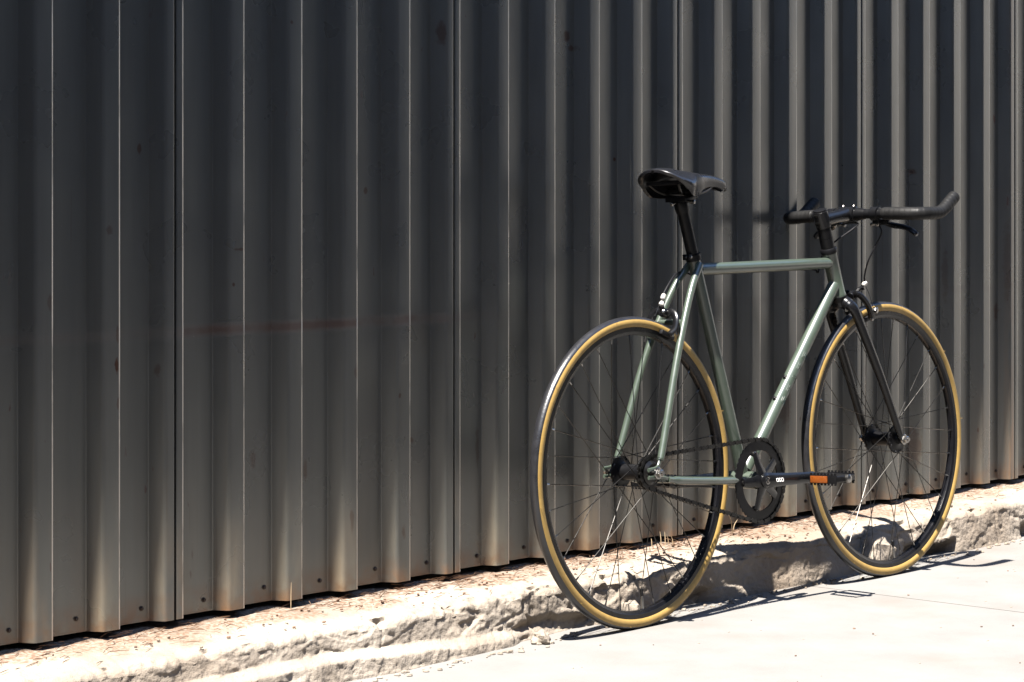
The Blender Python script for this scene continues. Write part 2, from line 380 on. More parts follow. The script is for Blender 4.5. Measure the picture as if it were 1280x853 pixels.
# ------------------------------------------------------------------ kerb
WY = 0.03                     # plane of the rib crests
def kerb_front(x):            # Y of the kerb's face
    y = -0.150 - 0.012 * fbm(x * 1.3, 3.1, 0, 3)
    y += 0.010 * sstep(1.5, 1.8, x)
    return y
def cavity(x, a, b): return sstep(a, a + 0.05, x) * (1 - sstep(b - 0.05, b, x))
def kerb_mesh():
    X0, X1, dx = -4.0, 14.0, 0.0045
    xs = []; x = X0
    while x < X1:
        xs.append(x); x += dx if -1.75 < x < 2.7 else 0.04
    NF, NR, NT_ = 30, 9, 30
    rows = []
    for x in xs:
        yf = kerb_front(x)
        top = 0.098 + 0.008 * fbm(x * 2.2, 9.0, 1, 3)
        lip = (1 - sstep(-0.35, -0.08, x)) * (0.026 + 0.014 * fbm(x * 4, 0.5, 5, 3))
        liph = 0.034 + 0.010 * fbm(x * 3, 7.5, 2, 3) + 0.012 * math.sin(x * 5.0)
        rub = max(sstep(-0.62, -0.45, x) * (1 - sstep(0.30, 0.42, x)) * 0.9, sstep(0.85, 1.0, x) * (1 - sstep(1.42, 1.5, x)) * 0.65, 0.10)
        cav = cavity(x, 0.18, 0.40) * 0.6 + cavity(x, 1.18, 1.46) + cavity(x, -0.35, 0.0) * 0.4 + cavity(x, 1.78, 1.95) * 0.8
        row = []
        prof = []
        for i in range(NF):
            t = i / (NF - 1); z = t * (top - 0.018)
            y = yf + 0.019 * t
            if lip > 0 and z < liph + 0.02:
                k = 1 - sstep(liph - 0.006, liph + 0.012, z)
                y -= lip * k
            y += cav * 0.045 * (1 - sstep(0.018, 0.046 + 0.02 * fbm(x * 9, 1.5, 3, 2), z))
            prof.append((y, z, 1.0))
        for i in range(1, NR + 1):
            a = (math.pi / 2) * i / NR
            prof.append((yf + 0.019 + 0.022 * (1 - math.cos(a)), top - 0.018 + 0.018 * math.sin(a), 0.8))
        y0 = yf + 0.041
        for i in range(1, NT_ + 1):
            t = i / NT_
            prof.append((lerp(y0, 0.14, t), lerp(top, 0.119, min(1, t * 1.25)), 0.55))
        for (y, z, amp) in prof:
            big = fbm(x * 7, y * 9, z * 9 + 4, 4)
            p = Vector((x * 26, y * 26, z * 26))
            d = noise.voronoi(p)[0]
            lump = (0.45 - d[0]) * 2
            fine = fbm(x * 45, y * 45, z * 45, 4)
            flat = amp
            fine2 = fbm(x * 110, y * 110, z * 110 + 7, 3)
            pit = max(0.0, noise.noise(Vector((x * 38, y * 38, z * 38))) - 0.38)
            disp = 0.0050 * big * (0.5 + rub) + 0.0034 * lump * rub + 0.0026 * fine * (0.5 + 0.9 * rub) + 0.0022 * fine2 - 0.014 * pit
            # flakes that broke away leave sharp-edged shallow scars
            fl1 = sstep(0.10, 0.15, noise.noise(Vector((x * 6.5 + 3, y * 11, z * 13 + 9)))) * 0.007
            fl2 = sstep(0.18, 0.23, noise.noise(Vector((x * 17, y * 22 + 5, z * 24)))) * 0.004
            v2 = noise.voronoi(Vector((x * 4.2, y * 5, z * 5 + 2)))[0]
            crk = (1 - sstep(0.0, 0.035, v2[1] - v2[0])) * 0.008
            disp -= (fl1 + fl2) * (0.5 + 0.8 * rub) + crk * 0.5
            disp *= 0.68 if amp == 1.0 else 0.78
            ny, nz = (-1, 0.15) if amp == 1.0 else ((-0.7, 0.7) if amp == 0.8 else (0, 1))
            k = 1.0 if amp > 0.6 else lerp(0.85, 0.30, sstep(-0.09, 0.0, y))
            if z < 0.004 and amp == 1.0: k *= 0.6
            chip = max(0.0, fbm(x * 11 + 50, 2.0, 8, 3) - 0.12) if amp == 0.8 else 0
            row.append((x, y + ny * disp * k + 0.05 * chip * 0.35, max(-0.004, z + nz * disp * k - 0.06 * chip * 0.35)))
        rows.append(row)
    n = len(rows[0]); mb = MB()
    mb.add([p for r_ in rows for p in r_], [(i * n + j, (i + 1) * n + j, (i + 1) * n + j + 1, i * n + j + 1) for i in range(len(rows) - 1) for j in range(n - 1)])
    return mb
kb = kerb_mesh().build('kerb', M['kerb'], ang=50); kb['kind'] = 'structure'

# ------------------------------------------------------------------ corrugated wall
wall = empty('metal_wall', 'dark grey corrugated metal sheet wall with vertical ribs and rust marks behind the bicycle', 'wall', (0, WY, 0))
P = 0.1564; D = 0.031; RUN = 0.016; CR = 0.041; ZB, ZT = 0.128, 3.0
XR0 = -1.383                  # right edge of the first rib in view
def fillet(pts, rs, k=6):
    out = [Vector(pts[0])]
    for a, b, c, r in zip(pts[:-2], pts[1:-1], pts[2:], rs[1:-1]):
        a, b, c = Vector(a), Vector(b), Vector(c)
        u = (a - b).normalized(); v = (c - b).normalized()
        ang = u.angle(v); t = r / math.tan(ang / 2)
        t = min(t, (a - b).length * 0.48, (c - b).length * 0.48)
        p0 = b + u * t; p1 = b + v * t
        for i in range(k + 1):
            s_ = i / k
            out.append(p0 * (1 - s_) ** 2 + b * 2 * s_ * (1 - s_) + p1 * s_ ** 2)
    out.append(Vector(pts[-1])); return out
def panel(i0):
    """one sheet: from the seam on rib i0 to the seam on rib i0+5"""
    e = lambda i: XR0 + P * i
    GAP = 0.0055; LST = 0.019
    x = e(i0)
    pts = [(x - LST + 0.002, 0.022), (x - LST, 0.0012), (x, 0.0012), (x + RUN, D)]
    for j in range(1, 5):
        c = e(i0 + j)
        pts += [(c - CR - RUN, D), (c - CR, 0), (c, 0), (c + RUN, D)]
    c = e(i0 + 5)
    pts += [(c - CR - RUN - 0.006, D), (c - CR - 0.006, 0), (c - LST - GAP, 0), (c - LST - GAP - 0.001, 0.012)]
    rl, rr_, rp = 0.0105, 0.0090, 0.003
    rs = [0, 0.003, rr_, rp] + [rp, rl, rr_, rp] * 4 + [rp, rl, 0.0025, 0]
    pr = fillet(pts, rs, 6)
    th = 0.0012; n = len(pr)
    inner = []
    for k in range(n):
        t = (pr[min(n - 1, k + 1)] - pr[max(0, k - 1)]).normalized()
        inner.append(pr[k] + Vector((-t.y, t.x)) * th)
    mb = MB(); zs = [ZB, 0.7, 1.4, ZT]
    rows = len(zs)
    vv = []
    for z in zs: vv += [(p.x, p.y, z) for p in pr]
    for z in zs: vv += [(p.x, p.y, z) for p in inner]
    ff = []
    o2 = n * rows
    for r_ in range(rows - 1):
        for k in range(n - 1):
            a = r_ * n + k
            ff.append((a, a + 1, a + n + 1, a + n))
            ff.append((o2 + a, o2 + a + n, o2 + a + n + 1, o2 + a + 1))
        for k in (0, n - 1):
            a = r_ * n + k; ff.append((a, a + n, o2 + a + n, o2 + a))
    for k in range(n - 1):
        ff.append((k, o2 + k, o2 + k + 1, k + 1))
        a = (rows - 1) * n + k; ff.append((a, a + 1, o2 + a + 1, o2 + a))
    mb.add(vv, ff)
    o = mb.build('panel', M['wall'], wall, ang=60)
    return o, [e(i0 + j) - CR - RUN - 0.020 for j in range(1, 6)]
scr = MB()
scr.lathe([(0.0048, 0.0), (0.0048, 0.0012), (0.0034, 0.0014), (0.0034, 0.0040), (0.0026, 0.0046)], (0, 0, 0), (0, -1, 0), 10)
scr_me = scr.mesh('screw', M['screw'])
for i0 in range(-53, 90, 5):
    po, sx = panel(i0)
    if -3 <= i0 <= 22:
        for x in sx:
            s_ = link('screw', scr_me, po); s_.location = (x + random.uniform(-.004, .004), D - 0.0, ZB + 0.026 + random.uniform(-.004, .004))
x_l, x_r = XR0 + P * -53, XR0 + P * 92
MB().box(((x_l + x_r) / 2, 0.12, 1.55), (x_r - x_l, 0.05, 2.9)).build('backing', M['dark'], wall)
# roof edge that overhangs the wall
EZ, EY = 3.0, -0.238
ro = MB(); L_ = x_r - x_l
ro.box(((x_l + x_r) / 2, EY + 1.05 - WY + WY, EZ + 0.06), (L_, 2.1, 0.12), bev=0.004)
ro.build('roof_overhang', M['wall'], wall)

# ------------------------------------------------------------------ litter, stones, dry grass on the kerb
def top_z(x, y):
    yf = kerb_front(x) + 0.041
    return lerp(0.098, 0.119, min(1, max(0, (y - yf) / (0.14 - yf)) * 1.25))
nd = MB()
for i in range(900):
    x = random.uniform(-1.6, 2.0)
    dens = 0.15 + 0.85 * (sstep(-0.9, -0.4, x) * (1 - sstep(0.8, 1.1, x))) + 0.35 * (1 - sstep(-1.2, -0.9, x))
    if random.random() > dens: continue
    y = 0.045 - abs(random.gauss(0, 0.055))
    if y < -0.10: continue
    z = top_z(x, y) + random.uniform(0.001, 0.007)
    a = random.gauss(0.0, 0.7); l_ = random.uniform(0.012, 0.05)
    d = Vector((math.cos(a), math.sin(a) * 0.6, random.uniform(-.10, .12))) * l_
    p = Vector((x, y, z))
    nd.tube([p - d / 2, p + Vector((0, 0, random.uniform(0, .003))), p + d / 2], [0.0006, 0.0008, 0.0004], 3, caps=False)
o = nd.build('pine_needles', M['needle']); o['kind'] = 'stuff'
cr = MB()
def rock(mb, c, r, seed):
    n = 7; m = 4; vv = []; ff = []
    rnd = random.Random(seed); sc = (rnd.uniform(.8, 1.4), rnd.uniform(.7, 1.1), rnd.uniform(.5, .8))
    base = len(mb.v)
    t = MB(); t.sphere((0, 0, 0), 1, (1, 1, 1), n)
    out = []
    for v in t.v:
        v = Vector(v); k = 1 + 0.35 * noise.noise(v * 1.7 + Vector((seed * 3.1, 0, 0)))
        out.append((c[0] + v.x * r * sc[0] * k, c[1] + v.y * r * sc[1] * k, c[2] + v.z * r * sc[2] * k))
    mb.add(out, t.f)
for i in range(420):
    x = random.uniform(-1.2, 1.9)
    if random.random() < 0.62:
        y = kerb_front(x) - 0.012 - abs(random.gauss(0, 0.018)) - 0.03 * (1 - sstep(-0.35, -0.08, x)); z = 0.0015
        r_ = random.choice([.0015, .002, .003, .003, .005, .007])
    elif random.random() < 0.6:
        y = random.uniform(-0.11, 0.0); z = top_z(x, y) + 0.001; r_ = random.uniform(.0015, .004)
    else:
        y = -random.uniform(0.25, 1.6); z = 0.0005; r_ = random.uniform(.0012, .003)
    rock(cr, (x, y, z), r_, i)
o = cr.build('gravel_crumbs', M['kerb']); o['kind'] = 'stuff'
lt = MB()
for i in range(150):
    x = random.gauss(0.1, 0.7); y = random.uniform(-0.09, 0.03)
    if not -1.6 < x < 2: continue
    rock(lt, (x, y, top_z(x, y) + 0.002), random.uniform(.0015, .0042), i + 900)
for i in range(26):
    rock(lt, (random.uniform(-0.6, 2.2), random.uniform(-1.25, -0.24), 0.001), random.uniform(.0012, .0034), i + 2000)
o = lt.build('leaf_litter', M['litter']); o['kind'] = 'stuff'

def chunk(x, y, z, size, seed, label, rot=0):
    t = MB(); bm = bmesh.new(); bmesh.ops.create_cube(bm, size=1)
    bmesh.ops.subdivide_edges(bm, edges=bm.edges[:], cuts=5, use_grid_fill=True)
    vv = []
    for v in bm.verts:
        p = v.co.copy(); p = p.lerp(p.normalized() * 0.58, 0.75)
        k = 1 + 0.45 * noise.noise(p * 1.9 + Vector((seed, 0, 0))) + 0.22 * noise.noise(p * 6 + Vector((0, seed, 0)))
        v.co = Vector((p.x * size[0] * k, p.y * size[1] * k, p.z * size[2] * k))
    bm.verts.index_update()
    t.add([v.co for v in bm.verts], [tuple(v.index for v in f.verts) for f in bm.faces]); bm.free()
    o = t.build('concrete_chunk', M['kerb'], ang=40); o.location = (x, y, z); o.rotation_euler = (0.1, 0.15, rot)
    return tag(o, label, 'concrete chunk', 'broken concrete chunks along the kerb foot')
chunk(0.03, -0.182, 0.022, (0.052, 0.04, 0.05), 3, 'squat concrete lump seen through the lower spokes of the rear wheel', 0.3)
chunk(-0.27, -0.178, 0.008, (0.062, 0.035, 0.030), 11, 'pale concrete lump at the kerb foot just left of the rear tyre', 0.7)
chunk(1.035, -0.160, 0.036, (0.080, 0.045, 0.080), 23, 'large rounded concrete lump behind the front wheel spokes', -0.2)
chunk(1.90, -0.158, 0.022, (0.075, 0.05, 0.055), 31, 'broken concrete lump at the kerb foot by the right edge of the picture', 0.1)

def stalks(loc, n, h, label, seed, spread=0.03, lean=0.5):
    rnd = random.Random(seed); mb = MB()
    for i in range(n):
        a = rnd.uniform(0, 6.28); hh = h * rnd.uniform(.55, 1.0); le = lean * rnd.uniform(.1, 1)
        b = Vector((rnd.uniform(-spread, spread), rnd.uniform(-.01, .01), -.003))
        d = Vector((math.cos(a) * le, math.sin(a) * le * 0.4, 1))
        mb.tube(spline([b, b + Vector((d.x * hh * .3, d.y * hh * .3, hh * .55)), b + Vector((d.x * hh, d.y * hh, hh * (1 - le * .25)))], 3), [0.0011] * 4 + [0.0009, 0.0007, 0.0004], 4)
    o = mb.build('dry_grass_tuft', M['straw']); o.location = loc
    if n > 1: o['kind'] = 'stuff'; return o
    return tag(o, label, 'dry grass')
stalks((-0.800, 0.012, 0.119), 1, 0.052, 'single dry grass stalk standing at the wall foot left of centre', 2, 0.002, 0.15)
stalks((0.62, 0.008, 0.119), 6, 0.062, 'tuft of long dry grass blades at the wall foot between the wheels', 5, 0.05, 0.9)
stalks((0.36, 0.006, 0.119), 5, 0.035, 'short dry grass tuft at the wall foot behind the rear tyre', 8, 0.05, 0.9)

# ------------------------------------------------------------------ bicycle
bike = empty('bicycle', 'sage green fixed gear bicycle with tan wall tyres and black bullhorn bars by the wall', 'bicycle', (0, -0.225, 0))
bike.rotation_euler = (-R(2.5), 0, 0)
RH = Vector((0, 0, 0.3345)); FH = Vector((0.987, 0, 0.3345))
BB = Vector((0.4, 0, 0.284))
hd = Vector((-0.303, 0, 0.953)).normalized()               # head axis, upwards
HT = Vector((0.7775, 0, 0.797)); HB = HT - hd * 0.112
steer_parts = []
def part(mb, name, mat, parent=None, ang=35, steer=False):
    o = mb.build(name, mat, parent or bike, ang)
    if steer: steer_parts.append(o)
    return o

# frame
SD = Vector((-0.312, 0, 1)).normalized()
ST_T = Vector((0.2405, 0, 0.792)); 
part(MB().tube([BB + SD * 0.01, ST_T], 0.0143, 20), 'seat_tube', M['green'])
part(MB().tube([(0.258, 0, 0.767), (0.783, 0, 0.770)], 0.0134, 20), 'top_tube', M['green'])
dt = part(MB().tube([(0.408, 0, 0.305), (0.806, 0, 0.730)], 0.0150, 24), 'down_tube', M['green'])
ht = MB(); L = (HT - HB).length
ht.lathe([(0.0178, 0), (0.0186, 0.0), (0.0186, 0.006), (0.0178, 0.0075), (0.0178, L - 0.0075), (0.0186, L - 0.006), (0.0186, L)], HB, hd, 24)
part(ht, 'head_tube', M['green'])
part(MB().lathe([(0.0165, -0.036), (0.020, -0.036), (0.020, 0.036), (0.0165, 0.036)], BB, (0, 1, 0), 24), 'bottom_bracket_shell', M['green'])
for s in (-1, 1):
    p = spline([(0.018, s * 0.059, 0.366), (0.028, s * 0.0585, 0.380), (0.108, s * 0.045, 0.571), (0.189, s * 0.027, 0.715), (0.243, s * 0.0155, 0.778)], 5)
    part(MB().tube(p, [0.0070 + 0.0012 * min(1, k / 6) for k in range(len(p))], 14), 'seat_stay', M['green'])
    p = spline([(0.045, s * 0.058, 0.3175), (0.09, s * 0.056, 0.311), (0.24, s * 0.046, 0.297), (0.33, s * 0.036, 0.290), (0.385, s * 0.024, 0.2855)], 5)
    part(MB().tube(p, [0.0068] * 4 + [0.0088] * (len(p) - 4), 14), 'chain_stay', M['green'])
    dmb = MB()                                             # rear-facing track end
    dmb.tube(spline([(0.020, s * 0.059, 0.368), (0.012, s * 0.0605, 0.352), (0.000, s * 0.0615, 0.3445), (-0.026, s * 0.0615, 0.3425)], 4), 0.0046, 8, flat=(0.7, 1.0), up=(0, 1, 0))
    dmb.tube(spline([(0.050, s * 0.058, 0.317), (0.030, s * 0.061, 0.322), (0.004, s * 0.0615, 0.3255), (-0.026, s * 0.0615, 0.3262)], 4), 0.0046, 8, flat=(0.7, 1.0), up=(0, 1, 0))
    part(dmb, 'dropout', M['green'])
part(MB().tube([(0.150, -0.034, 0.652), (0.150, 0.034, 0.652)], 0.0065, 12), 'brake_bridge', M['green'])
# bottle bolts on the down tube (upper side)
dtd = (Vector((0.806, 0, 0.730)) - Vector((0.408, 0, 0.305))).normalized(); dtu = Vector((-dtd.z, 0, dtd.x))
for q in ((0.5725, 0.512), (0.528, 0.466)):
    base = Vector((q[0], 0, q[1]))
    tt = (base - Vector((0.408, 0, 0.305))).dot(dtd); base = Vector((0.408, 0, 0.305)) + dtd * tt + dtu * 0.0145
    part(MB().lathe([(0.0052, 0), (0.0052, 0.0015), (0.0040, 0.002), (0.0040, 0.0055), (0.003, 0.006)], base, dtu, 12), 'bottle_bolt', M['satin_black'], dt)
# lettering down the down tube, outlined
GL = {
 'S': [[(0.0, 0.12), (0.14, 0), (0.56, 0), (0.7, 0.13), (0.7, 0.46), (0.56, 0.58), (0.22, 0.58), (0.22, 0.80), (0.68, 0.80), (0.68, 0.90), (0.56, 1), (0.14, 1), (0, 0.88), (0, 0.54), (0.14, 0.42), (0.48, 0.42), (0.48, 0.2), (0.0, 0.2)]],
 'T': [[(0.24, 0), (0.46, 0), (0.46, 0.8), (0.7, 0.8), (0.7, 1), (0, 1), (0, 0.8), (0.24, 0.8)]],
 'A': [[(0, 0), (0.22, 0), (0.27, 0.22), (0.45, 0.22), (0.5, 0), (0.72, 0), (0.47, 1), (0.25, 1)], [(0.31, 0.40), (0.41, 0.40), (0.36, 0.64)]],
 'E': [[(0, 0), (0.66, 0), (0.66, 0.2), (0.23, 0.2), (0.23, 0.41), (0.6, 0.41), (0.6, 0.59), (0.23, 0.59), (0.23, 0.8), (0.66, 0.8), (0.66, 1), (0, 1)]],
}
lb = MB(); H_ = 0.0195; A0 = Vector((0.408, 0, 0.305))
s0 = (Vector((0.535, 0, 0.4600)) - A0).dot(dtd) - 0.003
for i, ch in enumerate('STATE'):
    for loop in GL[ch]:
        q = []
        m_ = len(loop)
        for k in range(m_):
            a, b = loop[k], loop[(k + 1) % m_]
            for t in (0, 0.25, 0.5, 0.75): q.append((lerp(a[0], b[0], t), lerp(a[1], b[1], t)))
        q.append(q[0])
        pts = []
        for (x, y) in q:
            ang = -0.78 + y * H_ / 0.0150                  # angle up from the side facing the camera
            rr = 0.01525
            pts.append(A0 + dtd * (s0 + i * 0.0335 + x * 0.027) + Vector((0, -1, 0)) * (rr * math.cos(ang)) + dtu * (rr * math.sin(ang)))
        lb.tube(pts, 0.0005, 4, caps=False)
part(lb, 'lettering', M['decal'], dt)

# seat post, clamp, saddle
part(MB().tube([ST_T - SD * 0.02, Vector((0.2030, 0, 0.912))], 0.0136, 20), 'seat_post', M['satin_black'])
sc = MB(); sc.lathe([(0.0150, 0), (0.0178, 0), (0.0178, 0.014), (0.0150, 0.014)], ST_T - SD * 0.004, SD, 24)
for k in (-1, 1): sc.box(ST_T + SD * 0.003 + Vector((-0.021, k * 0.006, 0)), (0.014, 0.006, 0.013), bev=0.001)
clampo = part(sc, 'seat_clamp', M['satin_black'])
part(MB().lathe([(0.0032, 0), (0.0032, 0.022), (0.002, 0.0225)], ST_T + SD * 0.003 + Vector((-0.022, 0.010, 0)), (0, -1, 0), 10), 'clamp_bolt', M['steel'], clampo)
def saddle_mesh():
    # u, half width, top v, side skirt depth, lateral roundness
    st = [(0.1020, 0.004, 0.988, 0.004), (0.1032, 0.018, 0.990, 0.006), (0.1065, 0.033, 0.9915, 0.007), (0.1130, 0.047, 0.993, 0.008), (0.1220, 0.058, 0.9937, 0.010), (0.1340, 0.066, 0.9937, 0.015), (0.150, 0.0700, 0.993, 0.025), (0.168, 0.0680, 0.991, 0.037), (0.188, 0.0590, 0.9885, 0.042), (0.210, 0.0455, 0.986, 0.039), (0.232, 0.0345, 0.984, 0.034), (0.260, 0.0260, 0.9815, 0.023), (0.295, 0.0215, 0.979, 0.017), (0.325, 0.0190, 0.9745, 0.013), (0.348, 0.0165, 0.968, 0.011), (0.360, 0.0110, 0.962, 0.008), (0.365, 0.004, 0.957, 0.005)]
    us = spline([(a[0], a[1], a[2]) for a in st], 3); dp = spline([(a[0], a[3], 0) for a in st], 3)
    rows = []
    n = 24
    for a, b in zip(us, dp):
        row = []
        for k in range(n + 1):
            t = -1 + 2 * k / n
            s_ = abs(t)
            y = a.y * math.sin(min(1, s_ * 1.45) * math.pi / 2) * (1 if t > 0 else -1)
            if s_ > 0.69: y *= 1 - 0.10 * ((s_ - 0.69) / 0.31)
            cw = lerp(0.030, 0.010, sstep(0.16, 0.27, a.x)); cw *= (abs(y) / 0.068) ** 2 if a.x < 0.17 else lerp((abs(y) / 0.068) ** 2, min(1.0, s_ / 0.72) ** 2, sstep(0.17, 0.22, a.x))
            z = a.z - cw - b.y * max(0.0, (s_ - 0.52) / 0.48) ** 1.3
            row.append(Vector((a.x, y, z)))
        rows.append(row)
    return rows
rows = saddle_mesh(); n = len(rows[0]); m = len(rows)
sm = MB(); vv = [p for r_ in rows for p in r_]
ff = [(i * n + j, (i + 1) * n + j, (i + 1) * n + j + 1, i * n + j + 1) for i in range(m - 1) for j in range(n - 1)]
# inner shell, a little smaller
off = len(vv)
for r_ in rows:
    cx = r_[n // 2]
    for p in r_: vv.append(Vector((lerp(p.x, 0.24, 0.05), p.y * 0.90, p.z - 0.0045 if p.z > r_[0].z + .002 else p.z + 0.0005)))
ff += [(off + i * n + j, off + i * n + j + 1, off + (i + 1) * n + j + 1, off + (i + 1) * n + j) for i in range(m - 1) for j in range(n - 1)]
for i in range(m - 1):
    for j in (0, n - 1): ff.append((i * n + j, (i + 1) * n + j, off + (i + 1) * n + j, off + i * n + j))
for j in range(n - 1):
    for i in (0, m - 1): ff.append((i * n + j, i * n + j + 1, off + i * n + j + 1, off + i * n + j))
sm.add(vv, ff)
sad = part(sm, 'saddle', M['vinyl'], ang=60)
for s in (-1, 1):
    part(MB().tube(spline([(0.142, s * 0.040, 0.958), (0.158, s * 0.032, 0.944), (0.180, s * 0.022, 0.936), (0.225, s * 0.022, 0.935), (0.270, s * 0.018, 0.942), (0.320, s * 0.006, 0.957)], 5), 0.0035, 8), 'rail', M['chain_black'], sad)
bs = MB(); bs.box((0.158, 0, 0.960), (0.035, 0.10, 0.008), bev=0.002)
part(bs, 'shell_bridge', M['rubber'], sad)
hc = MB(); hc.box((0.2005, 0, 0.9245), (0.042, 0.056, 0.014), bev=0.003)
hc.box((0.2005, 0, 0.941), (0.036, 0.054, 0.009), bev=0.002)
hc.lathe([(0.0150, -0.016), (0.0165, -0.006), (0.0165, 0.006), (0.015, 0.012)], (0.2030, 0, 0.910), SD, 18)
part(hc, 'saddle_clamp', M['satin_black'], sad)
part(MB().lathe([(0.0045, 0), (0.0045, 0.012), (0.003, 0.013)], (0.2005, -0.027, 0.917), (0, -1, 0), 8), 'clamp_bolt', M['steel'], sad)
part(MB().lathe([(0.0045, 0), (0.0045, 0.010), (0.003, 0.011)], (0.176, 0.0, 0.9155), (-1, 0, -0.3), 8), 'clamp_bolt', M['steel'], sad)

# fork, headset, stem, bars
fk = MB()
fk.lathe([(0.0150, 0), (0.0190, 0.0), (0.0195, 0.006), (0.0180, 0.018), (0.0160, 0.020)], HB - hd * 0.024, hd, 20)
fk.tube(spline([(0.820, -0.026, 0.664), (0.819, -0.012, 0.674), (0.819, 0.012, 0.674), (0.820, 0.026, 0.664)], 5), 0.0165, 14, flat=(1.0, 1.0))
fork = part(fk, 'fork', M['gloss_black'], steer=True)
for s in (-1, 1):
    p = spline([(0.8185, s * 0.020, 0.673), (0.823, s * 0.033, 0.660), (0.836, s * 0.0385, 0.633), (0.905, s * 0.0455, 0.503), (0.955, s * 0.0495, 0.399), (0.978, s * 0.0510, 0.350), (0.985, s * 0.0515, 0.336)], 5)
    k = len(p)
    part(MB().tube(p, [lerp(0.0172, 0.0088, (i / (k - 1)) ** 0.8) for i in range(k)], 14, flat=(0.78, 1.0), up=(0, 1, 0)), 'fork_blade', M['gloss_black'], fork)
    part(MB().lathe([(0.011, 0), (0.011, 0.005)], FH + Vector((0, s * 0.050, 0)), (0, s, 0), 14), 'fork_end', M['gloss_black'], fork)
hs = MB()
hs.lathe([(0.0200, -0.003), (0.0208, 0.0), (0.0208, 0.006), (0.0185, 0.010), (0.0150, 0.011)], HT, hd, 22)
part(hs, 'headset', M['satin_black'], steer=True)
part(MB().lathe([(0.0190, -0.012), (0.0205, -0.009), (0.0205, 0.0)], HB, hd, 22), 'lower_headset', M['satin_black'], steer=True)
part(MB().lathe([(0.0188, 0), (0.0193, 0.0008), (0.0193, 0.002), (0.0188, 0.0028)], HT + hd * 0.0025, hd, 22), 'headset_ring', M['steel'], steer=True)
for k in range(2):
    a = 0.011 + k * 0.0245
    part(MB().lathe([(0.0150, a), (0.0168, a + .0003), (0.0168, a + 0.0240), (0.0150, a + 0.0243)], HT, hd, 20), 'spacer', M['satin_black'], steer=True)
stemc = HT + hd * 0.081
BC = Vector((0.864, 0, 0.8855))                            # bar centre
sm_ = MB()
sm_.lathe([(0.0155, -0.021), (0.0180, -0.020), (0.0188, -0.012), (0.0188, 0.012), (0.0180, 0.020), (0.0160, 0.021)], stemc, hd, 22)
sm_.tube([stemc + Vector((0.008, 0, 0)), lerp(stemc, BC, 0.5), BC - Vector((0.012, 0, 0))], [0.0165, 0.0155, 0.0175], 18)
sm_.lathe([(0.0165, -0.023), (0.0190, -0.022), (0.0190, 0.022), (0.0165, 0.023)], BC, (0, 1, 0), 22)
stem = part(sm_, 'stem', M['gloss_black'], steer=True)
part(MB().lathe([(0.0150, 0.021), (0.0165, 0.0215), (0.0160, 0.0245), (0.012, 0.0255)], stemc, hd, 20), 'top_cap', M['satin_black'], stem)
for s in (-1, 1):
    for zz in (-0.016, 0.016):
        part(MB().lathe([(0.0028, 0), (0.0028, 0.004), (0.0018, 0.0045)], BC + Vector((0.0, s * 0.015, zz * 1.15)), (0.5, 0, zz * 40), 8), 'stem_bolt', M['chain_black'], stem)
for zz in (-0.009, 0.009):
    part(MB().lathe([(0.0034, 0), (0.0034, 0.010), (0.002, 0.0105)], stemc + hd * zz + Vector((-0.0165, 0.006, 0)), (-0.3, -1, 0), 8), 'stem_bolt', M['chain_black'], stem)
def barpath(s):
    return [BC, BC + Vector((0, s * 0.05, 0)), BC + Vector((0.000, s * 0.115, -0.0008)), BC + Vector((0.003, s * 0.155, -0.002)), BC + Vector((0.013, s * 0.183, -0.003)), BC + Vector((0.033, s * 0.199, -0.003)), BC + Vector((0.058, s * 0.2035, -0.003)),
            BC + Vector((0.084, s * 0.2045, -0.001)), BC + Vector((0.105, s * 0.205, 0.008)), BC + Vector((0.128, s * 0.205, 0.0225)), BC + Vector((0.150, s * 0.205, 0.0365))]
hb = MB()
for s in (-1, 1):
    hb.tube(spline(barpath(s), 4), 0.0119, 14)
hb.tube([BC - Vector((0, 0.05, 0)), BC - Vector((0, 0.032, 0)), BC + Vector((0, 0.032, 0)), BC + Vector((0, 0.05, 0))], [0.0122, 0.0155, 0.0155, 0.0122], 16)
bar = part(hb, 'handlebar', M['satin_black'], steer=True)
for s in (-1, 1):
    pth = spline(barpath(s), 24)
    # resample by length, taped part starts 0.105 m out
    d = [0.0]
    for a, b in zip(pth[:-1], pth[1:]): d.append(d[-1] + (b - a).length)
    tot = d[-1]; q = []; rr = []
    t0 = 0.100; k = t0; j = 0
    while k <= tot:
        while d[j + 1] < k and j < len(d) - 2: j += 1
        f_ = (k - d[j]) / max(1e-9, d[j + 1] - d[j]); q.append(pth[j].lerp(pth[j + 1], f_))
        ph = ((k - t0) % 0.0125) / 0.0125
        r_ = 0.0152 + 0.0005 * (1 - ph) if ph > 0.12 else 0.0152 + 0.0005 * ph / 0.12
        rr.append(r_ * (1.0 if k > t0 + 0.004 else 0.93)); k += 0.0013
    dd = (q[-1] - q[-2]).normalized()
    for e_, f_ in ((0.003, 0.93), (0.005, 0.75), (0.006, 0.3)): q.append(q[-1 if e_ == 0.003 else -1] + dd * 0.002); rr.append(0.0152 * f_)
    part(MB().tube(q, rr, 16), 'bar_tape', M['tape'], bar, ang=70)

